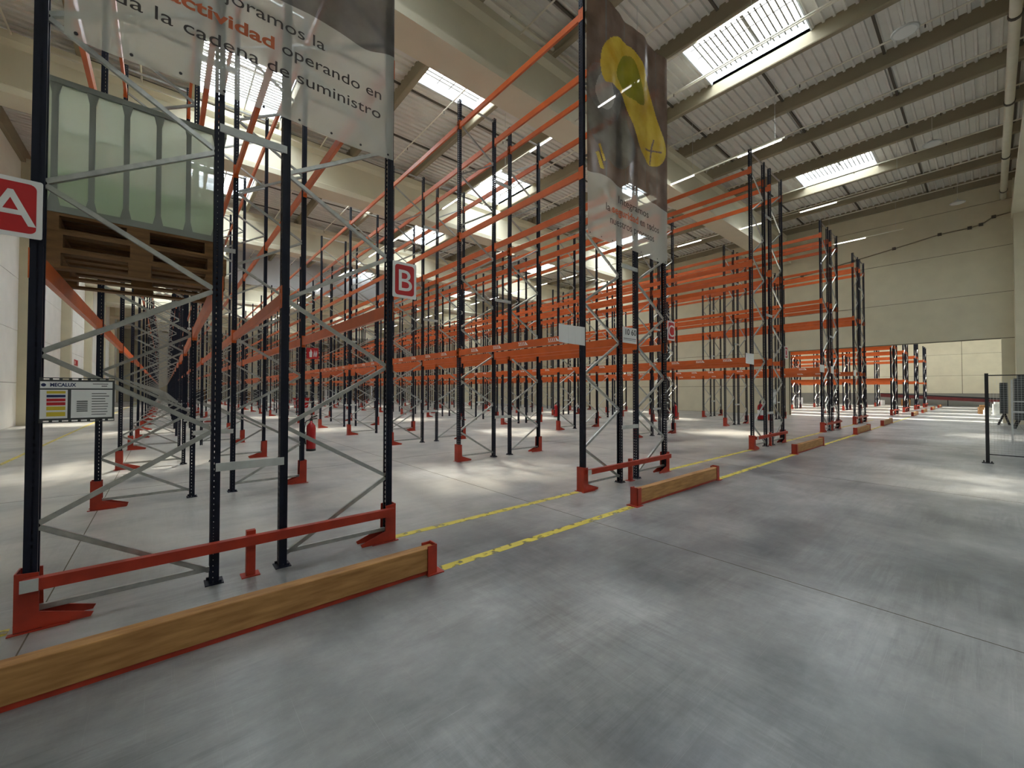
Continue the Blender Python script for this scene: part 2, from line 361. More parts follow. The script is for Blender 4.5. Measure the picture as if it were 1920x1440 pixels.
# ------------------------------------------------------------------ skylights
kerb_cache = {}
def skylight(n, i, a, b, near):
    x0, x1 = edges[i+1]+.10, edges[i]-.10; h = 13.62
    k = MB()
    for (p0, p1, q0, q1) in ((x0-.04, x0, a, b), (x1, x1+.04, a, b), (x0, x1, a-.04, a), (x0, x1, b, b+.04)): k.box(p0, p1, q0, q1, SZ-.03, h)
    o = part('window_%d' % n, k, 'bluewhite', kind='structure')
    part('pane', MB().box(x0, x1, a, b, h-.02, h), 'pane', o)
    part('pane_bar', MB().box(x0, x1, (a+b)/2-.03, (a+b)/2+.03, h-.08, h-.02), 'lap', o)
    m = 17; s = (b-a)/(m+1)
    if near:
        bm_ = MB().box(x0, x1, -.02, .02, 0, .03).mesh('security_bar', M['lap'])
        for j in range(m): put('security_bar', bm_, o, (0, a+(j+1)*s, 13.25))
        part('cross_bar', MB().box(x0+1.0, x0+1.03, a, b, 13.23, 13.25).box(x0+1.5, x0+1.53, a, b, 13.23, 13.25), 'lap', o)
    else:
        g = MB()
        for j in range(m): g.box(x0, x1, a+(j+1)*s-.02, a+(j+1)*s+.02, 13.25, 13.28)
        part('security_grille', g, 'lap', o, kind='stuff')
for n, (i, a, b) in enumerate(SKY): skylight(n+1, i, a, b, a in (3.5, 10.4) and b > 0)

# ------------------------------------------------------------------ hall beyond the opening
H2 = 10.5
for yy0, yy1, nm in ((22, 22.2, 'wall_hall_far'), (-8, -7.8, 'wall_hall_near')): wall(nm, MB().box(XR+.2, 69, yy0, yy1, 0, H2), 'wallc')
we = wall('wall_end', MB().box(68, 68.2, -8, 22, 0, H2), 'joint')
for y in range(-8, 22, 10):
    for z0, z1 in ((1.38, 3.4), (3.4, 5.8), (5.8, 8.2), (8.2, H2)): part('wall_panel', MB().box(67.95, 68.02, y+.02, y+9.98, z0+.012, z1-.012), 'wallc', we)
part('wall_plinth', MB().box(67.9, 68, -8, 22, 0, 1.37), 'plinth', we)
strips = [(35.6, 36.3), (40.2, 41.0), (45.6, 46.6), (53.4, 54.6), (62, 63)]
rb = MB(); xx = XR+.2
for a, b in strips: rb.box(xx, a, -8, 22, H2, H2+.1); xx = b
rb.box(xx, 69, -8, 22, H2, H2+.1)
c2 = part('ceiling_hall', rb, 'sheet', kind='structure')
for n, (a, b) in enumerate(strips):
    part('window_%d' % (len(SKY)+1+n), MB().box(a, b, -8, 22, H2+.05, H2+.07), 'pane2', kind='structure')

# ------------------------------------------------------------------ pallet racking
def post_mesh(perf, h):
    """open C upright: web on the -X side, flanges along Y, lips; real slots punched on the near ones"""
    wx, wy, t = .066, .084, .003; mb = MB()
    def strip(p, q, nrm_axis, slots):
        # p,q: 2-D ends of the plate (x,y); plate of height h
        if not perf or not slots:
            mb.quad((*p, 0), (*q, 0), (*q, h), (*p, h)); return
        L = [0]+[v for s in slots for v in (s[0], s[1])]+[1]
        cols = [(L[i], L[i+1], i % 2 == 1) for i in range(len(L)-1)]
        P2 = lambda f: (p[0]+(q[0]-p[0])*f, p[1]+(q[1]-p[1])*f)
        for a, b, hole in cols:
            A, B_ = P2(a), P2(b)
            if not hole: mb.quad((*A, 0), (*B_, 0), (*B_, h), (*A, h)); continue
            z = 0
            while z < h-.05:
                mb.quad((*A, z+.028), (*B_, z+.028), (*B_, z+.05), (*A, z+.05)); z += .05
            mb.quad((*A, z), (*B_, z), (*B_, h), (*A, h))
    x0, x1, y0, y1 = -wx/2, wx/2, -wy/2, wy/2
    strip((x0, y0), (x0, y1), 0, [(.18, .34), (.66, .82)])
    strip((x0, y0), (x1, y0), 1, [(.52, .68)])
    strip((x0, y1), (x1, y1), 1, [(.52, .68)])
    strip((x1, y0), (x1, y0+.02), 0, None); strip((x1, y1), (x1, y1-.02), 0, None)
    strip((x1, y0+.02), (x1-.014, y0+.02), 0, None); strip((x1, y1-.02), (x1-.014, y1-.02), 0, None)
    me = mb.mesh('upright_post', M['post']); return me
POSTN = post_mesh(True, HP); POSTF = post_mesh(False, HP)
POSTH = post_mesh(False, 6.2)
FOOT = MB().box(-.065, .065, -.075, .075, 0, .008).box(-.05, -.03, .05, .065, .008, .03).box(.03, .05, -.065, -.05, .008, .03).mesh('base_plate', M['post'])
BX = D-.066
def brace_mesh(x0, z0, x1, z1):
    mb = MB(); d = Vector((x1-x0, 0, z1-z0)); L = d.length; d /= L; n = Vector((-d.z, 0, d.x)); w = .036
    P = lambda a, b, y: (x0+d.x*a+n.x*b, y, z0+d.z*a+n.z*b)
    # C channel: web towards -Y, two flanges
    for (b0, b1, ya, yb) in ((-w/2, w/2, -.016, -.013), (-w/2, -w/2+.003, -.016, .014), (w/2-.003, w/2, -.016, .014)):
        k = len(mb.v)
        for a in (.0, L):
            mb.v += [P(a, b0, ya), P(a, b1, ya), P(a, b1, yb), P(a, b0, yb)]
        mb.f += [tuple(k+i for i in t) for t in ((0, 3, 2, 1), (4, 5, 6, 7), (0, 1, 5, 4), (1, 2, 6, 5), (2, 3, 7, 6), (3, 0, 4, 7))]
    return mb
# zigzag: outer nodes at .70+1.207k, inner at .095+1.207k (frame drawn with outer post at x=0, inner at x=D)
S = .6035
def nodes(h):
    out = []; z = .095; side = 1
    while z < h-.1: out.append((side, z)); z += S; side = 1-side
    return out
def zig(h):
    nn = nodes(h); seg = [(0.033, .125, D-.033, .125)]
    for (s0, z0), (s1, z1) in zip(nn[:-1], nn[1:]):
        a = .033 if s0 == 0 else D-.033; b = .033 if s1 == 0 else D-.033; seg.append((a, z0+.014, b, z1-.014))
    seg.append((.033, h-.07, D-.033, h-.07)); return seg
ZN = [brace_mesh(*s).mesh('diagonal_brace', M['galv']) for s in zig(HP)]
def joined(h):
    mb = MB()
    for s in zig(h): mb.bar((s[0], 0, s[1]), (s[2], 0, s[3]), .026, .036, (0, 1, 0))
    return mb.mesh('bracing', M['galv'])
ZF = joined(HP); ZH = joined(6.2)
def beam_mesh(L):
    mb = MB(); h = .135
    mb.prism([(-.022, -h/2), (.022, -h/2), (.022, h/2), (.006, h/2), (.006, h/2-.022), (-.022, h/2-.022)], 1, -L/2, L/2)
    return mb.mesh('beam', M['orange'])
BEAM = beam_mesh(PB-.088)
CONN = MB().box(-.036, -.030, -.05, .05, -.11, .10).box(-.036, .026, .044, .05, -.11, .10).box(-.040, -.036, -.02, .0, -.07, -.03).box(-.040, -.036, -.02, .0, .03, .07).mesh('beam_connector', M['orange'])
def decal_mesh():
    mb = MB()
    for k in range(5): y = -.10+k*.045; mb.prism([(y, -.012), (y+.018, -.012), (y+.040, .046), (y+.022, .046)], 0, -.0235, -.0225)
    mb.prism([(-.15, -.022), (-.11, -.022), (-.06, .040), (-.085, .040)], 0, -.0235, -.0225)
    mb.prism([(-.12, -.022), (.12, -.022), (.125, -.015), (-.118, -.015)], 0, -.0235, -.0225)
    return mb.mesh('sticker', M['signw'])
DECAL = decal_mesh()
SPACER = MB().box(-G/2+.0, G/2, -.052, -.046, -.035, .035).box(-G/2, G/2, -.052, -.03, .032, .035).box(-G/2, G/2, -.052, -.03, -.035, -.032).mesh('row_spacer', M['galv2'])
def prot_mesh():
    mb = MB(); p = [(-.062, 0), (.30, 0), (.315, .03), (.05, .12), (.045, .39), (-.062, .40)]
    mb.prism(p, 1, -.072, -.064); mb.prism(p, 1, .064, .072); mb.box(-.066, -.058, -.072, .072, 0, .40)
    mb.box(-.09, .20, -.10, -.06, 0, .006); mb.box(-.09, .20, .06, .10, 0, .006)
    return mb.mesh('post_protector', M['guard'])
PROT = prot_mesh()
PROTR = PROT.copy()
PROTR.transform(Matrix.Scale(-1, 4, (1, 0, 0))); PROTR.flip_normals()

letters = 'ABCDE'
rowlab = ['front left pallet rack row that stores the white tank, with the supply chain banner',
          'pallet rack row behind the tall brown and yellow picture banner, C plate on its right',
          'middle pallet rack row, the first one right of the tall picture banner',
          'fourth pallet rack row from the left, between the middle row and the last row',
          'pallet rack row nearest the cream right wall, ending left of the wall opening']
def rack(X, label, nb, near, posts, zf, hp, levels, decals=True, y0=Y0, group='double pallet rack rows'):
    t = thing('pallet_rack', (X, y0, 0), label, 'pallet rack', group)
    offs = (0, D, D+G, 2*D+G)
    for n in range(nb+1):
        y = n*PB; isn = n < near
        for k, xo in enumerate(offs):
            flip = k in (1, 3)
            o = put('upright_post', posts[0] if isn else posts[1], t, (xo, y, 0), (0, 0, math.pi if flip else 0))
            if n < 3: put('base_plate', FOOT, o)
        for m in (0, 1):
            fx = 0 if m == 0 else 2*D+G; sgn = 1 if m == 0 else -1
            if isn:
                for z in ZN: put('diagonal_brace', z, t, (fx, y, 0), scale=(sgn, 1, 1))
            else: put('bracing', zf, t, (fx, y, 0), scale=(sgn, 1, 1), kind='stuff')
            if n > 0: put('post_protector', PROT if m == 0 else PROTR, t, (fx, y, 0))
        if n % 2 == 0 or n < 3:
            for z in (.985, 3.92, 6.9):
                if z < hp: put('row_spacer', SPACER, t, (D+G/2, y, z))
    for n in range(nb):
        for k, xo in enumerate(offs):
            for li, z in enumerate(levels):
                fl_ = k in (1, 3)
                b = put('beam', BEAM, t, (xo, (n+.5)*PB, z), (0, 0, math.pi if fl_ else 0))
                if n < 3:
                    for s in (-1, 1): put('beam_connector', CONN, b, (0, s*(PB/2-.0), 0), (0, 0, 0) if s < 0 else (0, 0, 0), scale=(1, -s, 1))
                if decals and li == 0 and n < 4 and k in (0, 3):
                    for q in (-1.2, -.4, .4, 1.2): put('sticker', DECAL, b, (0, q, 0))
    return t
for i, X in enumerate(ROWX): rack(X, rowlab[i], NB, 4 if i < 3 else 3, (POSTN, POSTF), ZF, HP, LV)
h2lab = ['pallet rack row just inside the opening, its end nearest to the wall', 'second pallet rack row inside the hall beyond the opening',
         'third pallet rack row inside the hall beyond the opening', 'last pallet rack row in the hall beyond the opening, beside bare wall']
H2X = (37.5, 43.6, 50.9, 58.3)
for i, X in enumerate(H2X): rack(X, h2lab[i], 4, 0, (POSTH, POSTH), ZH, 6.2, (2.45, 4.72), False, group='pallet rack rows beyond the opening')

# ------------------------------------------------------------------ row end barriers and timber kerbs
W = 2*D+G
def barrier(X, label):
    t = thing('rack_end_barrier', (X, Y0, 0), label, 'barrier', 'row end barriers')
    put('post_protector', PROT, t); put('post_protector', PROTR, t, (W, 0, 0))
    part('rail', MB().box(-.02, W+.03, -.135, -.075, .285, .365), 'guard', t)
    part('rail_end_plate', MB().box(-.03, .055, -.14, -.135, .285, .37), 'galv2', t, label='pale grey steel end plate')
    part('rail_post', MB().box(W/2-.035, W/2+.035, -.075, -.02, 0, .40).box(W/2-.07, W/2+.07, -.10, .02, 0, .008), 'guard', t)
def kerb(X, label, hall=False):
    t = thing('timber_kerb', (X-.10, 3.32, 0), label, 'kerb', 'timber kerbs along the rack ends')
    L = 2.68
    b = part('beam', MB().box(.012, L-.012, -.05, .05, .035, .235), 'timber', t)
    bv = b.modifiers.new('bevel', 'BEVEL'); bv.width = .006; bv.segments = 2
    part('base_strip', MB().box(.01, L-.01, -.035, .035, 0, .035), 'guard', t)
    br = MB().box(0, .012, -.06, .06, 0, .26).box(0, .09, -.062, -.051, 0, .255).box(0, .09, .051, .062, 0, .255).box(-.06, .1, -.09, .09, 0, .008).mesh('end_bracket', M['guard'])
    put('end_bracket', br, t); put('end_bracket', br, t, (L, 0, 0), (0, 0, math.pi))
wh = ['the left rack with the stored tank', 'the rack with the tall picture banner', 'the middle rack row right of the banner',
      'the fourth rack row from the left', 'the rack row nearest the wall opening']
for X, s in zip(ROWX, wh):
    barrier(X, 'red-orange steel end rail at '+s)
    kerb(X, 'wooden kerb with red brackets before '+s)
for X, s in zip(H2X[:4], ('first', 'second', 'third', 'fourth')):
    barrier(X, 'small far red end rail of the %s rack row beyond the opening' % s)
    kerb(X, 'small far wooden kerb before the %s rack row beyond the opening' % s)

# ------------------------------------------------------------------ signs
def letter_sign(x0, ch, label, z0=2.685, y=Y0-.08):
    t = thing('letter_sign', (x0, y, z0), label, 'sign', 'red rack letter signs'); w_, h_ = .285, .40
    part('board', MB().prism(roundrect(0, w_, 0, h_, .012), 1, 0, .006), 'signw', t)
    part('red_panel', MB().prism(roundrect(.028, w_-.028, .03, h_-.03, .035), 1, -.0015, 0), 'signr', t)
    text('letter', ch, .34, 'signw', t, (w_/2, -.0025, .08), align='CENTER', bold=.001)
    part('bracket', MB().box(w_*.3, w_*.7, .006, .04, h_-.05, h_-.02), 'galv2', t)
letter_sign(-.945, 'A', 'white plate with red panel reading A at the left image edge')
letter_sign(ROWX[0]+W+.012, 'B', 'white plate with red panel reading B below the right edge of the text banner')
letter_sign(ROWX[1]+W+.012, 'C', 'white plate with red panel reading C under the tall picture banner')
letter_sign(ROWX[2]+W+.012, 'D', 'small distant red and white plate on the right post of the third rack row')
def sheet_sign(x, label, w_=.6, z0=2.375):
    t = thing('blank_sign', (x, Y0-.07, z0), label, 'sign', 'blank sheets on the left rack posts')
    mb = MB(); n = 8
    for i in range(n):
        a, b = i/n, (i+1)/n; f = lambda s: .012*math.sin(s*5)
        mb.quad((w_*a, f(a), 0+.02*(1-a)), (w_*b, f(b), .02*(1-b)), (w_*b, f(b), .30), (w_*a, f(a), .30))
    o = part('sheet', mb, 'signw', t); so = o.modifiers.new('s', 'SOLIDIFY'); so.thickness = .003
    part('fixing', MB().tube([(w_-.02, -.01, .27), (w_-.02, .05, .27)], .008, 6).tube([(w_-.02, -.01, .03), (w_-.02, .05, .03)], .008, 6), 'black', t)
sheet_sign(ROWX[1]-.64, 'blank white sheet sticking out left of the front post under the picture banner')
sheet_sign(ROWX[2]-.62, 'blank white sheet left of the third rack row front post', .55)
sheet_sign(ROWX[3]-.62, 'blank white sheet left of the fourth rack row front post')
sheet_sign(ROWX[3]+D+.05, 'small white sheet between the middle posts of the fourth rack row', .42)
sheet_sign(ROWX[4]-.5, 'small distant white sheet left of the rack row nearest the opening', .45)
t = thing('number_plate', (6.26, Y0-.07, 2.515), 'white plate reading 10 60 hung between the middle posts under the picture banner', 'sign')
part('board', MB().box(0, .44, 0, .006, 0, .285), 'signw', t)
text('number', '10 60', .15, 'ink', t, (.05, -.002, .15), width=.34, bold=.001)
part('ruled_line', MB().box(.02, .42, -.002, 0, .075, .085).box(.02, .42, -.002, 0, .05, .055), 'ink', t)
# load plate on the left front post
t = thing('load_sign', (-.66, Y0-.075, 1.415), 'grey framed load notice with yellow, blue and red bars on the left front post', 'sign')
w_, h_ = .375, .318
fr = MB(); 
for z0 in (0, h_-.022):
    fr.box(0, w_, 0, .004, z0, z0+.006); fr.box(0, w_, 0, .004, z0+.016, z0+.022)
    for k in range(9): fr.box(k*.0465, k*.0465+.016 if k < 8 else w_, 0, .004, z0+.006, z0+.016)
fr.box(0, w_, 0, .004, .022, h_-.022)
part('frame', fr, 'dgrey', t)
part('title_strip', MB().box(.004, w_-.012, -.002, 0, .242, .29), 'signw', t)
text('maker_name', 'MECALUX', .034, 'navy', t, (.05, -.0025, .255), width=.125, bold=.0012)
part('emblem', MB().prism([(.02+.012*math.cos(a*.7), .266+.012*math.sin(a*.7)) for a in range(9)], 1, -.003, -.002), 'navy', t)
part('colour_card', MB().box(.004, .135, -.002, 0, .03, .232), 'signw', t)
for z0, c, hh in ((.205, 'yellow', .018), (.178, 'navy', .018), (.150, 'signr', .02), (.122, 'signr', .022), (.088, 'yellow', .026), (.045, 'yellow', .03)):
    part('colour_bar', MB().box(.035, .125, -.003, -.002, z0, z0+hh), c, t)
part('notice', MB().box(.152, w_-.012, -.002, 0, .03, .232), 'signw', t)
ln = MB()
random.seed(3)
for k in range(9): ln.box(.255, .255+random.uniform(.07, .095), -.003, -.002, .05+k*.019, .055+k*.019)
for k in range(6): ln.box(.18, .235, -.003, -.002, .075+k*.014, .082+k*.014)
ln.box(.26, .34, -.003, -.002, .272, .277); ln.box(.305, .335, -.003, -.002, .256, .262)
part('printed_lines', ln, 'dgrey', t)
t = thing('load_sign', (17.95, 6.0, 1.2), 'small distant grey notice plate seen through the third rack row', 'sign')
o = t; t.location = (ROWX[2]+2*D+G+.05, Y0+.3, 1.2)
part('frame', MB().box(0, .36, 0, .01, 0, .5), 'galv2', t); part('notice', MB().box(.03, .33, -.003, 0, .06, .4), 'signw', t)

# ------------------------------------------------------------------ banners
def smooth_loop(pts, k=6):
    out = []; n = len(pts)
    for i in range(n):
        p0, p1, p2, p3 = (Vector(pts[(i+j-1) % n]) for j in range(4))
        for s in range(k):
            u = s/k; q = .5*((2*p1)+(-p0+p2)*u+(2*p0-5*p1+4*p2-p3)*u*u+(-p0+3*p1-3*p2+p3)*u**3); out.append((q.x, q.y))
    return out
def banner(name, x0, x1, z0, z1, y, wave, label, pic, ylook, shapes=None):
    """hanging film; the lower part is sheer, the part above the wave line is a printed picture"""
    t = thing(name, (x0, y, z0), label, 'banner'); n = 48; W_ = x1-x0
    def yy(x, z):
        s = (x-x0)/W_; return .026*math.sin(s*17+.6+.3*math.sin(z*1.3))*(.3+.7*min(1, (z-z0)/3))+.007*math.sin(s*43+1+.5*math.sin(z*.9))*min(1, (z-z0)/2)+ylook(s, z)
    def wz(x):
        for (a, b) in zip(wave[:-1], wave[1:]):
            if x <= b[0]: f = (x-a[0])/(b[0]-a[0]); f = f*f*(3-2*f); return a[1]+(b[1]-a[1])*f
        return wave[-1][1]
    lo, hi = MB(), MB(); bot = lambda x: z0-.012*math.sin((x-x0)/W_*math.pi*3)
    def grid(mb, f0, f1, m, th=.0):
        k = len(mb.v)
        for i in range(n+1):
            x = x0+W_*i/n
            for j in range(m+1):
                z = f0(x)+(f1(x)-f0(x))*j/m; mb.v.append((x-x0, yy(x, z)+th, z-z0))
        for i in range(n):
            for j in range(m): a = k+i*(m+1)+j; mb.f.append((a, a+m+1, a+m+2, a+1))
    grid(lo, bot, wz, 8); grid(hi, wz, lambda x: z1, 26)
    part('film', lo, 'film', t, smooth=True)
    if shapes:
        hi = MB(); cells = []; NX, NZ = 150, 190; k = 0
        for i in range(NX+1):
            x = x0+W_*i/NX; a_ = wz(x)
            for j in range(NZ+1):
                z = a_+(z1-a_)*j/NZ; hi.v.append((x-x0, yy(x, z), z-z0))
        def inside(x, z, P_):
            c = False
            for (xa, za), (xb, zb) in zip(P_, P_[1:]+P_[:1]):
                if (za > z) != (zb > z) and x < (xb-xa)*(z-za)/(zb-za)+xa: c = not c
            return c
        for i in range(NX):
            for j in range(NZ):
                a = i*(NZ+1)+j; hi.f.append((a, a+NZ+1, a+NZ+2, a+1)); q = hi.v[a]; r = hi.v[a+NZ+2]; x = (q[0]+r[0])/2+x0; z = (q[2]+r[2])/2+z0
                mi = 0
                for n_, (P_, m_) in enumerate(shapes):
                    if inside(x, z, P_): mi = n_+1
                cells.append(mi)
        me = hi.mesh('printed_picture', M[pic])
        for P_, m_ in shapes: me.materials.append(M[m_])
        for p, mi in zip(me.polygons, cells): p.material_index = mi; p.use_smooth = True
        put('printed_picture', me, t)
    else: part('printed_picture', hi, pic, t, smooth=True)
    e = MB()
    for i in range(9):
        x = x0+.06+(W_-.12)*i/8; e.tube([(x-x0, yy(x, z0+.04)-.004, z0+.04-z0+0), (x-x0, yy(x, z0+.04)+.006, .04)], .011, 8)
    part('eyelet', e, 'black', t, kind='stuff')
    patch = None
    return t, yy, patch
BY = Y0-.105
t, yy, patch = banner('hanging_banner', -.575, 1.885, 4.175, 8.4, BY,
    [(-.575, 5.20), (.1, 5.25), (.725, 5.26), (1.07, 5.285), (1.28, 5.295), (1.56, 5.25), (1.885, 5.32)],
    'sheer white banner with supply chain text hung across the left rack end', 'photo2', lambda s, z: 0)
zt = lambda z: z-4.175
text('lettering', 'Mejoramos la', .155, 'ink', t, (.0-.0+.575+.11, -.028, zt(4.985)), width=1.04)
text('lettering', 'actividad', .155, 'inko', t, (.575-.03, -.028, zt(4.765)), width=.76, bold=.004)
text('lettering', 'operando en', .155, 'ink', t, (.575+.785, -.028, zt(4.765)), width=.945)
text('lettering', 'toda la cadena de suministro', .155, 'ink', t, (.575-.51, -.028, zt(4.555)), width=2.24)
SHAPES = [([(xx, 5.2), (xx+.02, 5.2), (xx+.02, 8.45), (xx, 8.45)], 'photo2') for xx in (5.72, 6.33, 6.95, 7.38)]
SHAPES += [(smooth_loop([(5.25, 6.9), (5.5, 7.12), (5.95, 7.2), (6.28, 7.0), (6.42, 6.5), (6.62, 6.1), (6.35, 5.7), (5.9, 5.6), (5.4, 5.9), (5.25, 6.3)]), 'photo2')]
SHAPES += [(smooth_loop([(5.29, 6.85), (5.42, 7.16), (5.80, 7.26), (6.14, 7.18), (6.20, 6.82), (6.06, 6.45), (5.75, 6.32), (5.40, 6.50)]), 'pgrey'),
           (smooth_loop([(5.46, 6.74), (5.62, 7.08), (5.86, 7.02), (5.96, 6.76), (5.78, 6.50), (5.58, 6.52)], 4), 'plens')]
SHAPES += [(smooth_loop([(5.60, 7.25), (5.72, 7.66), (6.15, 7.99), (6.70, 7.97), (7.02, 7.70), (7.30, 7.25), (7.62, 6.72), (7.69, 6.45), (7.50, 6.16), (7.12, 6.04), (6.80, 6.20), (6.52, 6.62), (6.25, 6.98), (5.95, 7.03), (5.70, 6.98)]), 'pyellow'),
           (smooth_loop([(6.05, 7.3), (6.3, 7.75), (6.62, 7.80), (6.85, 7.4), (6.9, 7.1), (6.6, 7.05), (6.3, 7.1)]), 'pgreen'),
           ([(7.15, 6.05), (7.18, 6.05), (7.25, 6.42), (7.32, 6.6), (7.28, 6.6), (7.20, 6.42)], 'photo'), ([(6.95, 6.30), (6.97, 6.27), (7.55, 6.42), (7.55, 6.45)], 'photo'),
           ([(5.52, 5.82), (5.58, 5.84), (5.72, 5.60), (5.66, 5.56)], 'pyellow'), ([(5.46, 5.66), (5.54, 5.70), (5.68, 5.44), (5.58, 5.42)], 'pyellow')]
t, yy, patch = banner('hanging_banner', 5.245, 7.755, 4.215, 8.42, BY,
    [(5.245, 5.27), (5.66, 5.33), (6.17, 5.27), (6.8, 5.39), (7.3, 5.33), (7.755, 5.27)],
    'tall glossy banner with brown and yellow picture above a safety slogan', "photo", lambda s, z: 0, SHAPES)
zt = lambda z: z-4.215
text('lettering', 'Integramos', .19, 'ink', t, (6.04-5.245, -.028, zt(4.955)), width=.97)
text('lettering', 'la', .19, 'ink', t, (5.68-5.245, -.028, zt(4.735)), width=.12)
text('lettering', 'seguridad', .19, 'inko', t, (5.87-5.245, -.028, zt(4.745)), width=.80, bold=.004)
text('lettering', 'en todos', .19, 'ink', t, (6.73-5.245, -.028, zt(4.75)), width=.66)
text('lettering', 'nuestros procesos', .19, 'ink', t, (5.80-5.245, -.028, zt(4.54)), width=1.41)

# ------------------------------------------------------------------ pallets and tank on the left rack
zb = LV[0]+.068
PXC = ROWX[0]+D/2; PY = Y0+.36
def pallet(z, dx, label, dark=0):
    t = thing('wooden_pallet', (PXC+dx, PY, z), label, 'pallet', 'pallets stacked under the tank')
    for k in range(3):
        y = k*.40; o = part('bottom_board', MB().box(-.6, .6, y-.0, y+.10, 0, .02), 'pallet', t)
    for k in range(5): part('top_board', MB().box(-.6, .6, k*.1975, k*.1975+.11, .122, .144), 'pallet', t)
    for a in (-.6, -.07, .455):
        for k in range(3): part('block', MB().box(a, a+.145, k*.4, k*.4+.10, .02, .10), 'pallet', t)
        part('stringer_board', MB().box(a, a+.145, 0, .90, .10, .122), 'pallet', t)
pallet(zb, .0, 'bottom wooden pallet of the stack resting on the left rack beams')
pallet(zb+.145, .01, 'middle wooden pallet of the stack under the white tank')
pallet(zb+.29, -.012, 'top wooden pallet of the stack, directly under the white tank')
z = zb+.436
t = thing('liquid_tank', (PXC, PY+.02, z), 'translucent white plastic tank with grey ribs standing on stacked pallets', 'tank')
TH = 1.07
part('tank_body', MB().prism(roundrect(-.575, .575, .0, .86, .05), 2, .05, TH-.05), 'tank', t)
part('contents', MB().prism(roundrect(-.56, .56, .012, .84, .05), 2, .06, .36), 'tankliq', t, label='greenish liquid filling the lower third')
part('bottom_rim', MB().prism(roundrect(-.60, .60, -.02, .88, .05), 2, 0, .055), 'tankrib', t)
tr = MB()
for (a, b, c_, d_) in ((-.60, .60, -.02, .02), (-.60, .60, .84, .88), (-.60, -.56, .02, .84), (.56, .60, .02, .84)): tr.box(a, b, c_, d_, TH-.055, TH-.01)
part('top_rim', tr, 'tankrib', t)
for k in range(-2, 4):
    x = -.09+k*.205
    if x > .6: x = .575
    part('rib', MB().prism([(x-.035, .055), (x+.035, .055), (x+.018, .14), (x+.018, TH-.14), (x+.035, TH-.055), (x-.035, TH-.055), (x-.018, TH-.14), (x-.018, .14)], 1, -.016, .002), 'tankrib', t)
for y in (.2, .42, .64):
    part('rib', MB().box(.573, .59, y-.02, y+.02, .055, TH-.055), 'tankrib', t)

# ------------------------------------------------------------------ fire extinguishers, fire signs
def extinguisher(x, y, z, label, rz=0):
    t = thing('fire_extinguisher', (x, y, z), label, 'fire extinguisher', 'fire extinguishers on the rack posts', rz)
    pr = [(.0, .0), (.07, .0), (.078, .02), (.078, .40), (.07, .45), (.04, .49), (.022, .50), (.022, .54)]
    part('cylinder', MB().tube([(0, 0, p[1]+.0001*i) for i, p in enumerate(pr)], [max(p[0], .001) for p in pr], 18), 'extred', t, smooth=True)
    part('base_ring', MB().tube([(0, 0, -.004), (0, 0, .035)], .081, 18), 'black', t, smooth=True)
    part('valve', MB().box(-.02, .02, -.02, .02, .53, .58).bar((-.01, 0, .585), (.10, 0, .63), .018).bar((-.01, 0, .565), (.10, 0, .575), .016), 'black', t)
    part('hose', MB().tube([(-.02, 0, .56), (-.09, -.01, .53), (-.115, -.015, .40), (-.11, -.015, .22), (-.095, -.01, .12)], .011, 8), 'black', t, smooth=True)
    part('label_patch', MB().tube([(0, 0, .16), (0, 0, .32)], .0785, 18, False), 'signw', t) if label.startswith('far') else None
    part('bracket', MB().box(-.10, -.07, -.01, .01, .30, .34), 'galv2', t)
extinguisher(ROWX[0]+W+.14, Y0+PB-.05, .56, 'red fire extinguisher low on the second right-hand post of the left rack')
extinguisher(ROWX[2]+W+.14, Y0+PB, .60, 'red fire extinguisher with hose on the middle rack row, right of the C plate', math.pi)
extinguisher(ROWX[2]+D+G/2+.1, Y0+.25, .74, 'far small extinguisher with white label inside the third rack row end')
extinguisher(ROWX[2]-.16, Y0+PB*2, .55, 'extinguisher half hidden behind the middle posts under the picture banner', 0)
def fire_sign(loc, label, rz=0, w_=.2, two=False):
    t = thing('fire_sign', loc, label, 'sign', rz=rz)
    part('board', MB().box(0, w_*(2 if two else 1), 0, .005, 0, .2), 'signr', t)
    part('pictogram', MB().prism([(.05, .03), (.09, .03), (.095, .12), (.085, .14), (.075, .17), (.06, .165), (.065, .14), (.045, .12)], 1, -.002, 0), 'signw', t)
    fl2 = MB()
    for k in range(3): fl2.prism([(.115+k*.022, .04), (.125+k*.022, .04), (.135+k*.022, .10), (.128+k*.022, .16), (.118+k*.022, .09)], 1, -.002, 0)
    if two: fl2.prism([(.24, .05), (.36, .05), (.36, .15), (.24, .15)], 1, -.002, 0)
    part('flame_mark', fl2, 'signw', t)
fire_sign((ROWX[0]+W+.05, Y0+PB-.06, 2.22), 'red fire extinguisher sign with white pictogram on the second rack post')
t_ = fire_sign((XL+.02, 44.5, 3.55), 'small distant red fire sign on the white left wall', math.pi/2, .55, True)
for o in [o for o in C.objects if o.name.startswith('fire_sign') and o.location.y > 40]: o.scale = (1.6, 1, 2.2)

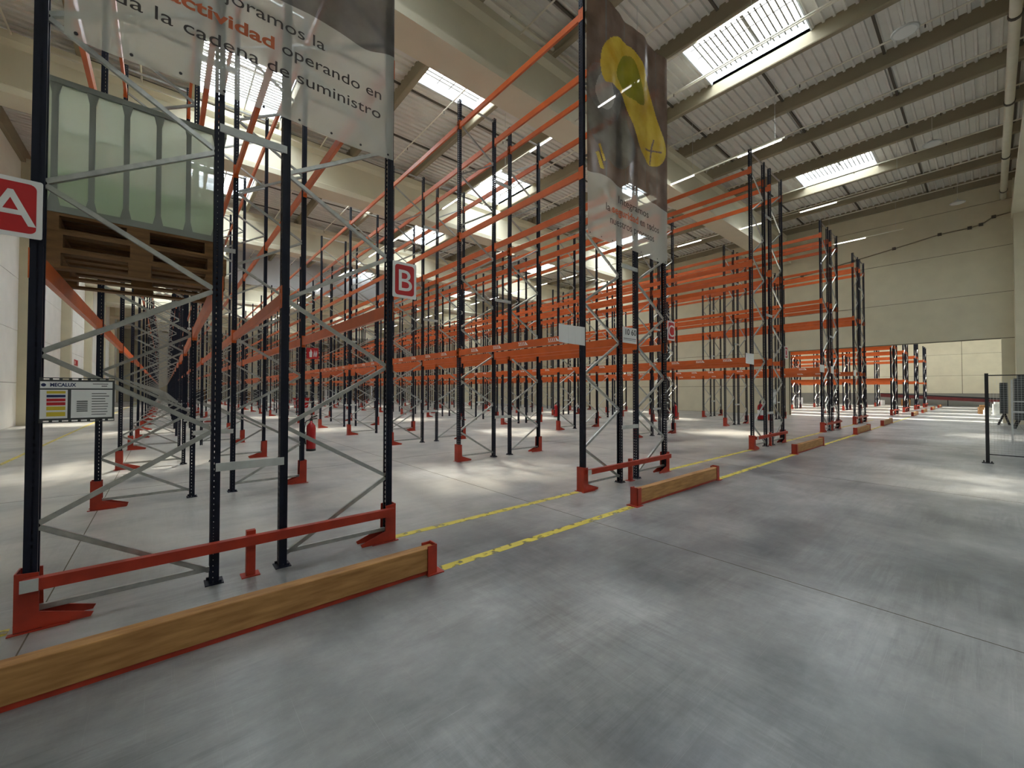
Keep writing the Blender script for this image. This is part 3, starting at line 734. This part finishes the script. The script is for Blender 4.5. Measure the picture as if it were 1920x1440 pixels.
# ------------------------------------------------------------------ light fittings
def rail_light(x, y0, y1, label, segs):
    t = thing('linear_light', (x, y0, 10.6), label, 'light', 'linear lights over the aisles')
    part('rail', MB().box(-.022, .022, 0, y1-y0, 0, .04), 'pipe', t)
    tb = MB().box(-.02, .02, 0, 1.45, -.035, 0).mesh('tube', M['led'])
    for s in segs: put('tube', tb, t, (0, s-y0, 0))
    for s in range(int((y1-y0)/3)+1): part('hanger', MB().bar((0, .3+s*3, .05), (0, .3+s*3, 2.2), .008), 'galv2', t)
rail_light(10.3, 3.2, 60, 'line of slim white tube lights hung over the aisle left of the third rack row', [3.3+3.15*k for k in range(18)])
rail_light(16.6, 4.6, 60, 'line of slim white tube lights over the aisle right of the third rack row', [4.7+3.15*k for k in range(17)])
rail_light(24.1, 2.2, 60, 'line of slim white tube lights hung right of the fourth rack row', [4.6+3.2*k for k in range(17)])
rail_light(31.0, 3.0, 60, 'line of slim tube lights close to the cream right wall', [4.6+3.2*k for k in range(17)])
def bay_light(x, y, z, label):
    t = thing('round_bay_light', (x, y, z), label, 'light', 'round lights over the wide aisle')
    part('housing', MB().tube([(0, 0, .0), (0, 0, .03), (0, 0, .06), (0, 0, .14)], [.27, .29, .24, .10], 28), 'galv2', t, smooth=True)
    part('lens', MB().tube([(0, 0, -.006), (0, 0, 0)], .235, 28), 'lampface', t)
    part('hook', MB().tube([(0, 0, .14), (0, 0, .20), (.03, 0, .24), (0, 0, .28)], .012, 6), 'galv', t)
    part('cable', MB().tube([(0, 0, .28), (0, 0, PZ-z)], .007, 5), 'pipe', t)
bay_light(14.9, 1.35, 11.2, 'nearest round hanging lamp below the roof at upper right')
bay_light(23.0, 1.36, 11.4, 'middle round hanging lamp below the roof right of the far skylight')
bay_light(30.6, .95, 11.2, 'farthest round hanging lamp close to the cream right wall')
# cable run on the right wall
pts = [(XR-.05, 12, 9.2), (XR-.05, 8.2, 9.45), (XR-.05, 5.5, 9.83), (XR-.05, 3.6, 10.12), (XR-.05, 1.72, 10.42), (XR-.05, .6, 10.45), (XR-.05, .2, 10.5), (XR-.05, -.24, 10.78), (XR-.05, -.84, 10.84)]
t = tag(part('wall_cable', MB().tube(pts, .03, 6), 'purlin'), 'thin cable run rising along the upper cream right wall', 'cable')
for p in pts[1:-1]: part('cable_clamp', MB().box(p[0]-.06, p[0]+.05, p[1]-.08, p[1]+.08, p[2]-.07, p[2]+.07), 'lap', t)

# ------------------------------------------------------------------ mesh fence and things at the right edge
t = thing('mesh_fence', (14.35, .05, 0), 'black post and fine wire mesh fence panel at the right image edge', 'fence')
for y in (0, -2.4): 
    part('fence_post', MB().box(-.03, .03, y-.03, y+.03, 0, 2.05).box(-.09, .09, y-.09, y+.09, 0, .01).tube([(-.06, y-.06, 0), (-.06, y-.06, .05)], .012, 6).tube([(.06, y+.06, 0), (.06, y+.06, .05)], .012, 6), 'black', t)
mb = MB()
for k in range(47): mb.box(-.0015, .0015, -.05-k*.05-.0015, -.05-k*.05+.0015, .2, 2.0)
for k in range(37): mb.box(-.0015, .0015, -2.37, -.03, .2+k*.05-.0015, .2+k*.05+.0015)
part('wire_mesh', mb, 'galv2', t, kind='stuff')
part('mesh_frame', MB().box(-.009, .009, -2.37, -.03, .19, .21).box(-.009, .009, -2.37, -.03, 1.99, 2.01), 'black', t)
t = thing('storage_cabinet', (28.8, -1.28, 0), 'tall dark grey cabinet on splayed legs behind the mesh fence', 'cabinet')
part('body', MB().prism(roundrect(-.5, .5, -.60, .60, .08), 2, .38, 2.20), 'dgrey', t)
part('lid', MB().prism(roundrect(-.45, .45, -.5, .5, .1), 2, 2.20, 2.33), 'dgrey', t)
for sx in (-1, 1):
    for sy in (-1, 1): part('leg', MB().bar((sx*.35, sy*.45, .42), (sx*.45, sy*.60, .0), .07), 'black', t)
t = thing('tube_barrier', (20.0, -.44, 0), 'pale grey tubular barrier frame in front of the dark cabinet', 'barrier')
part('frame', MB().bar((0, 0, .0), (0, 0, 2.0), .04).bar((0, -1.6, 0), (0, -1.6, 2.0), .04).bar((0, .0, 1.0), (0, -1.6, 1.0), .045).bar((0, .0, 1.32), (0, -1.6, 1.32), .035), 'galv2', t)
part('foot', MB().box(-.2, .2, -.03, .03, 0, .012), 'galv2', t)
t = thing('upright_board', (31.0, -.40, 0), 'narrow dark board standing on small feet left of the dark cabinet', 'board')
part('panel', MB().box(-.05, .05, -.16, .10, .55, 2.05), 'dgrey', t)
part('foot', MB().bar((0, -.03, .55), (-.1, .16, 0), .06).bar((0, -.05, .55), (.1, -.2, 0), .06), 'black', t)
for x, y, s_, h_, c, lb in ((44.0, -.30, .32, .75, 'galv2', 'grey wrapped bundle behind the mesh fence, tallest of the heap'), (44.6, .32, .26, .5, 'pallet', 'brown bundle behind the mesh fence, beside the grey one'),
                        (43.1, .15, .2, .35, 'signw', 'small white bundle on the floor behind the mesh fence')):
    o = part('wrapped_bundle', MB().prism(roundrect(-s_, s_, -s_*.6, s_*.6, s_*.3), 2, 0, h_).prism(roundrect(-s_*.7, s_*.7, -s_*.4, s_*.4, s_*.2), 2, h_, h_+.15), c, loc=(x, y, 0), rot=(0, 0, x*3))
    tag(o, lb, 'bundle', 'bundles behind the mesh fence')
# dark red ramp and boxes in the hall beyond
t = thing('red_ramp', (66.6, 0, 0), 'long dark red sloping ramp along the far wall beyond the opening', 'ramp')
part('deck', MB().prism([(-4, .25), (-4, .55), (8.6, 1.35), (8.6, .95)], 0, -.6, .3), 'darkred', t)
part('side_rail', MB().prism([(-4, .55), (-4, .75), (8.6, 1.42), (8.6, 1.33)], 0, -.62, -.56), 'black', t)
for y in (-3, 0, 3, 6): part('leg', MB().box(-.5, -.42, y, y+.08, 0, .35+(y+4)*.063), 'black', t)
for x, y, s_, h_, c, lb in ((63.9, 6.2, .5, .7, 'timber', 'light brown box right of the last far rack, beyond the opening'), (62.6, 8.2, .45, .6, 'signw', 'pale box behind the far rack posts, beyond the opening'),
        (63.4, 10.0, .5, .9, 'pallet', 'brown crate near the far wall, beyond the opening'), (62.4, 12.4, .4, .6, 'dgrey', 'dark crate near the far wall, beyond the opening'),
        (64.3, 14.3, .5, 1.0, 'galv2', 'tall grey box near the far wall, beyond the opening'), (56.4, 14.6, .45, .9, 'signw', 'white box between the far racks, beyond the opening'),
        (48.2, 15.5, .45, .8, 'signw', 'white box nearest the left jamb, beyond the opening'), (56.0, 17.4, .45, .7, 'pallet', 'small brown box between the far racks, beyond the opening')):
    o = part('storage_box', MB().prism(roundrect(-s_, s_, -s_*.7, s_*.7, s_*.08), 2, 0, h_).box(-s_*1.02, s_*1.02, -.03, .03, 0, h_+.005), c, loc=(x, y, 0), rot=(0, 0, (x*7) % .6-.3))
    tag(o, lb, 'box', 'boxes in the hall beyond the opening')
# goods and a red bin far down the aisles
o = thing('red_bin', (10.0, 42.5, 0), 'distant red bin seen between the racks left of the B plate', 'bin')
part('tub', MB().prism([(-.5, 0), (.5, 0), (.62, .9), (-.62, .9)], 1, 0, .9), 'extred', o); part('rim', MB().box(-.66, .66, -.04, .94, .9, .96), 'extred', o)
k = 0
for x, yl in ((3.6, (66, 74)), (10.2, (62, 70, 78)), (17.4, (60, 72)), (24.2, (68,))):
    for y in yl:
        s_ = (.6, .7, .65)[k % 3]; c = ('dgrey', 'pallet', 'galv2')[k % 3]; cn = ('dark', 'brown', 'grey')[k % 3]; h_ = 1.5+.3*(k % 2); aisle = {3.6: 'between the A and B plates', 10.2: 'in the aisle left of the middle rack row', 17.4: 'in the aisle right of the middle rack row', 24.2: 'in the aisle before the last rack row'}[x]
        o = part('stacked_goods', MB().prism(roundrect(-s_, s_, -s_*.8, s_*.8, .06), 2, .14, h_).box(-s_, s_, -s_*.8, s_*.8, 0, .13), c, loc=(x+(.3 if k % 2 else -.3), y, 0))
        tag(o, '%s wrapped load %s %s' % (cn, ('far down', 'farther down', 'at the very end')[yl.index(y)], aisle), 'goods', 'loads at the far end of the hall'); k += 1
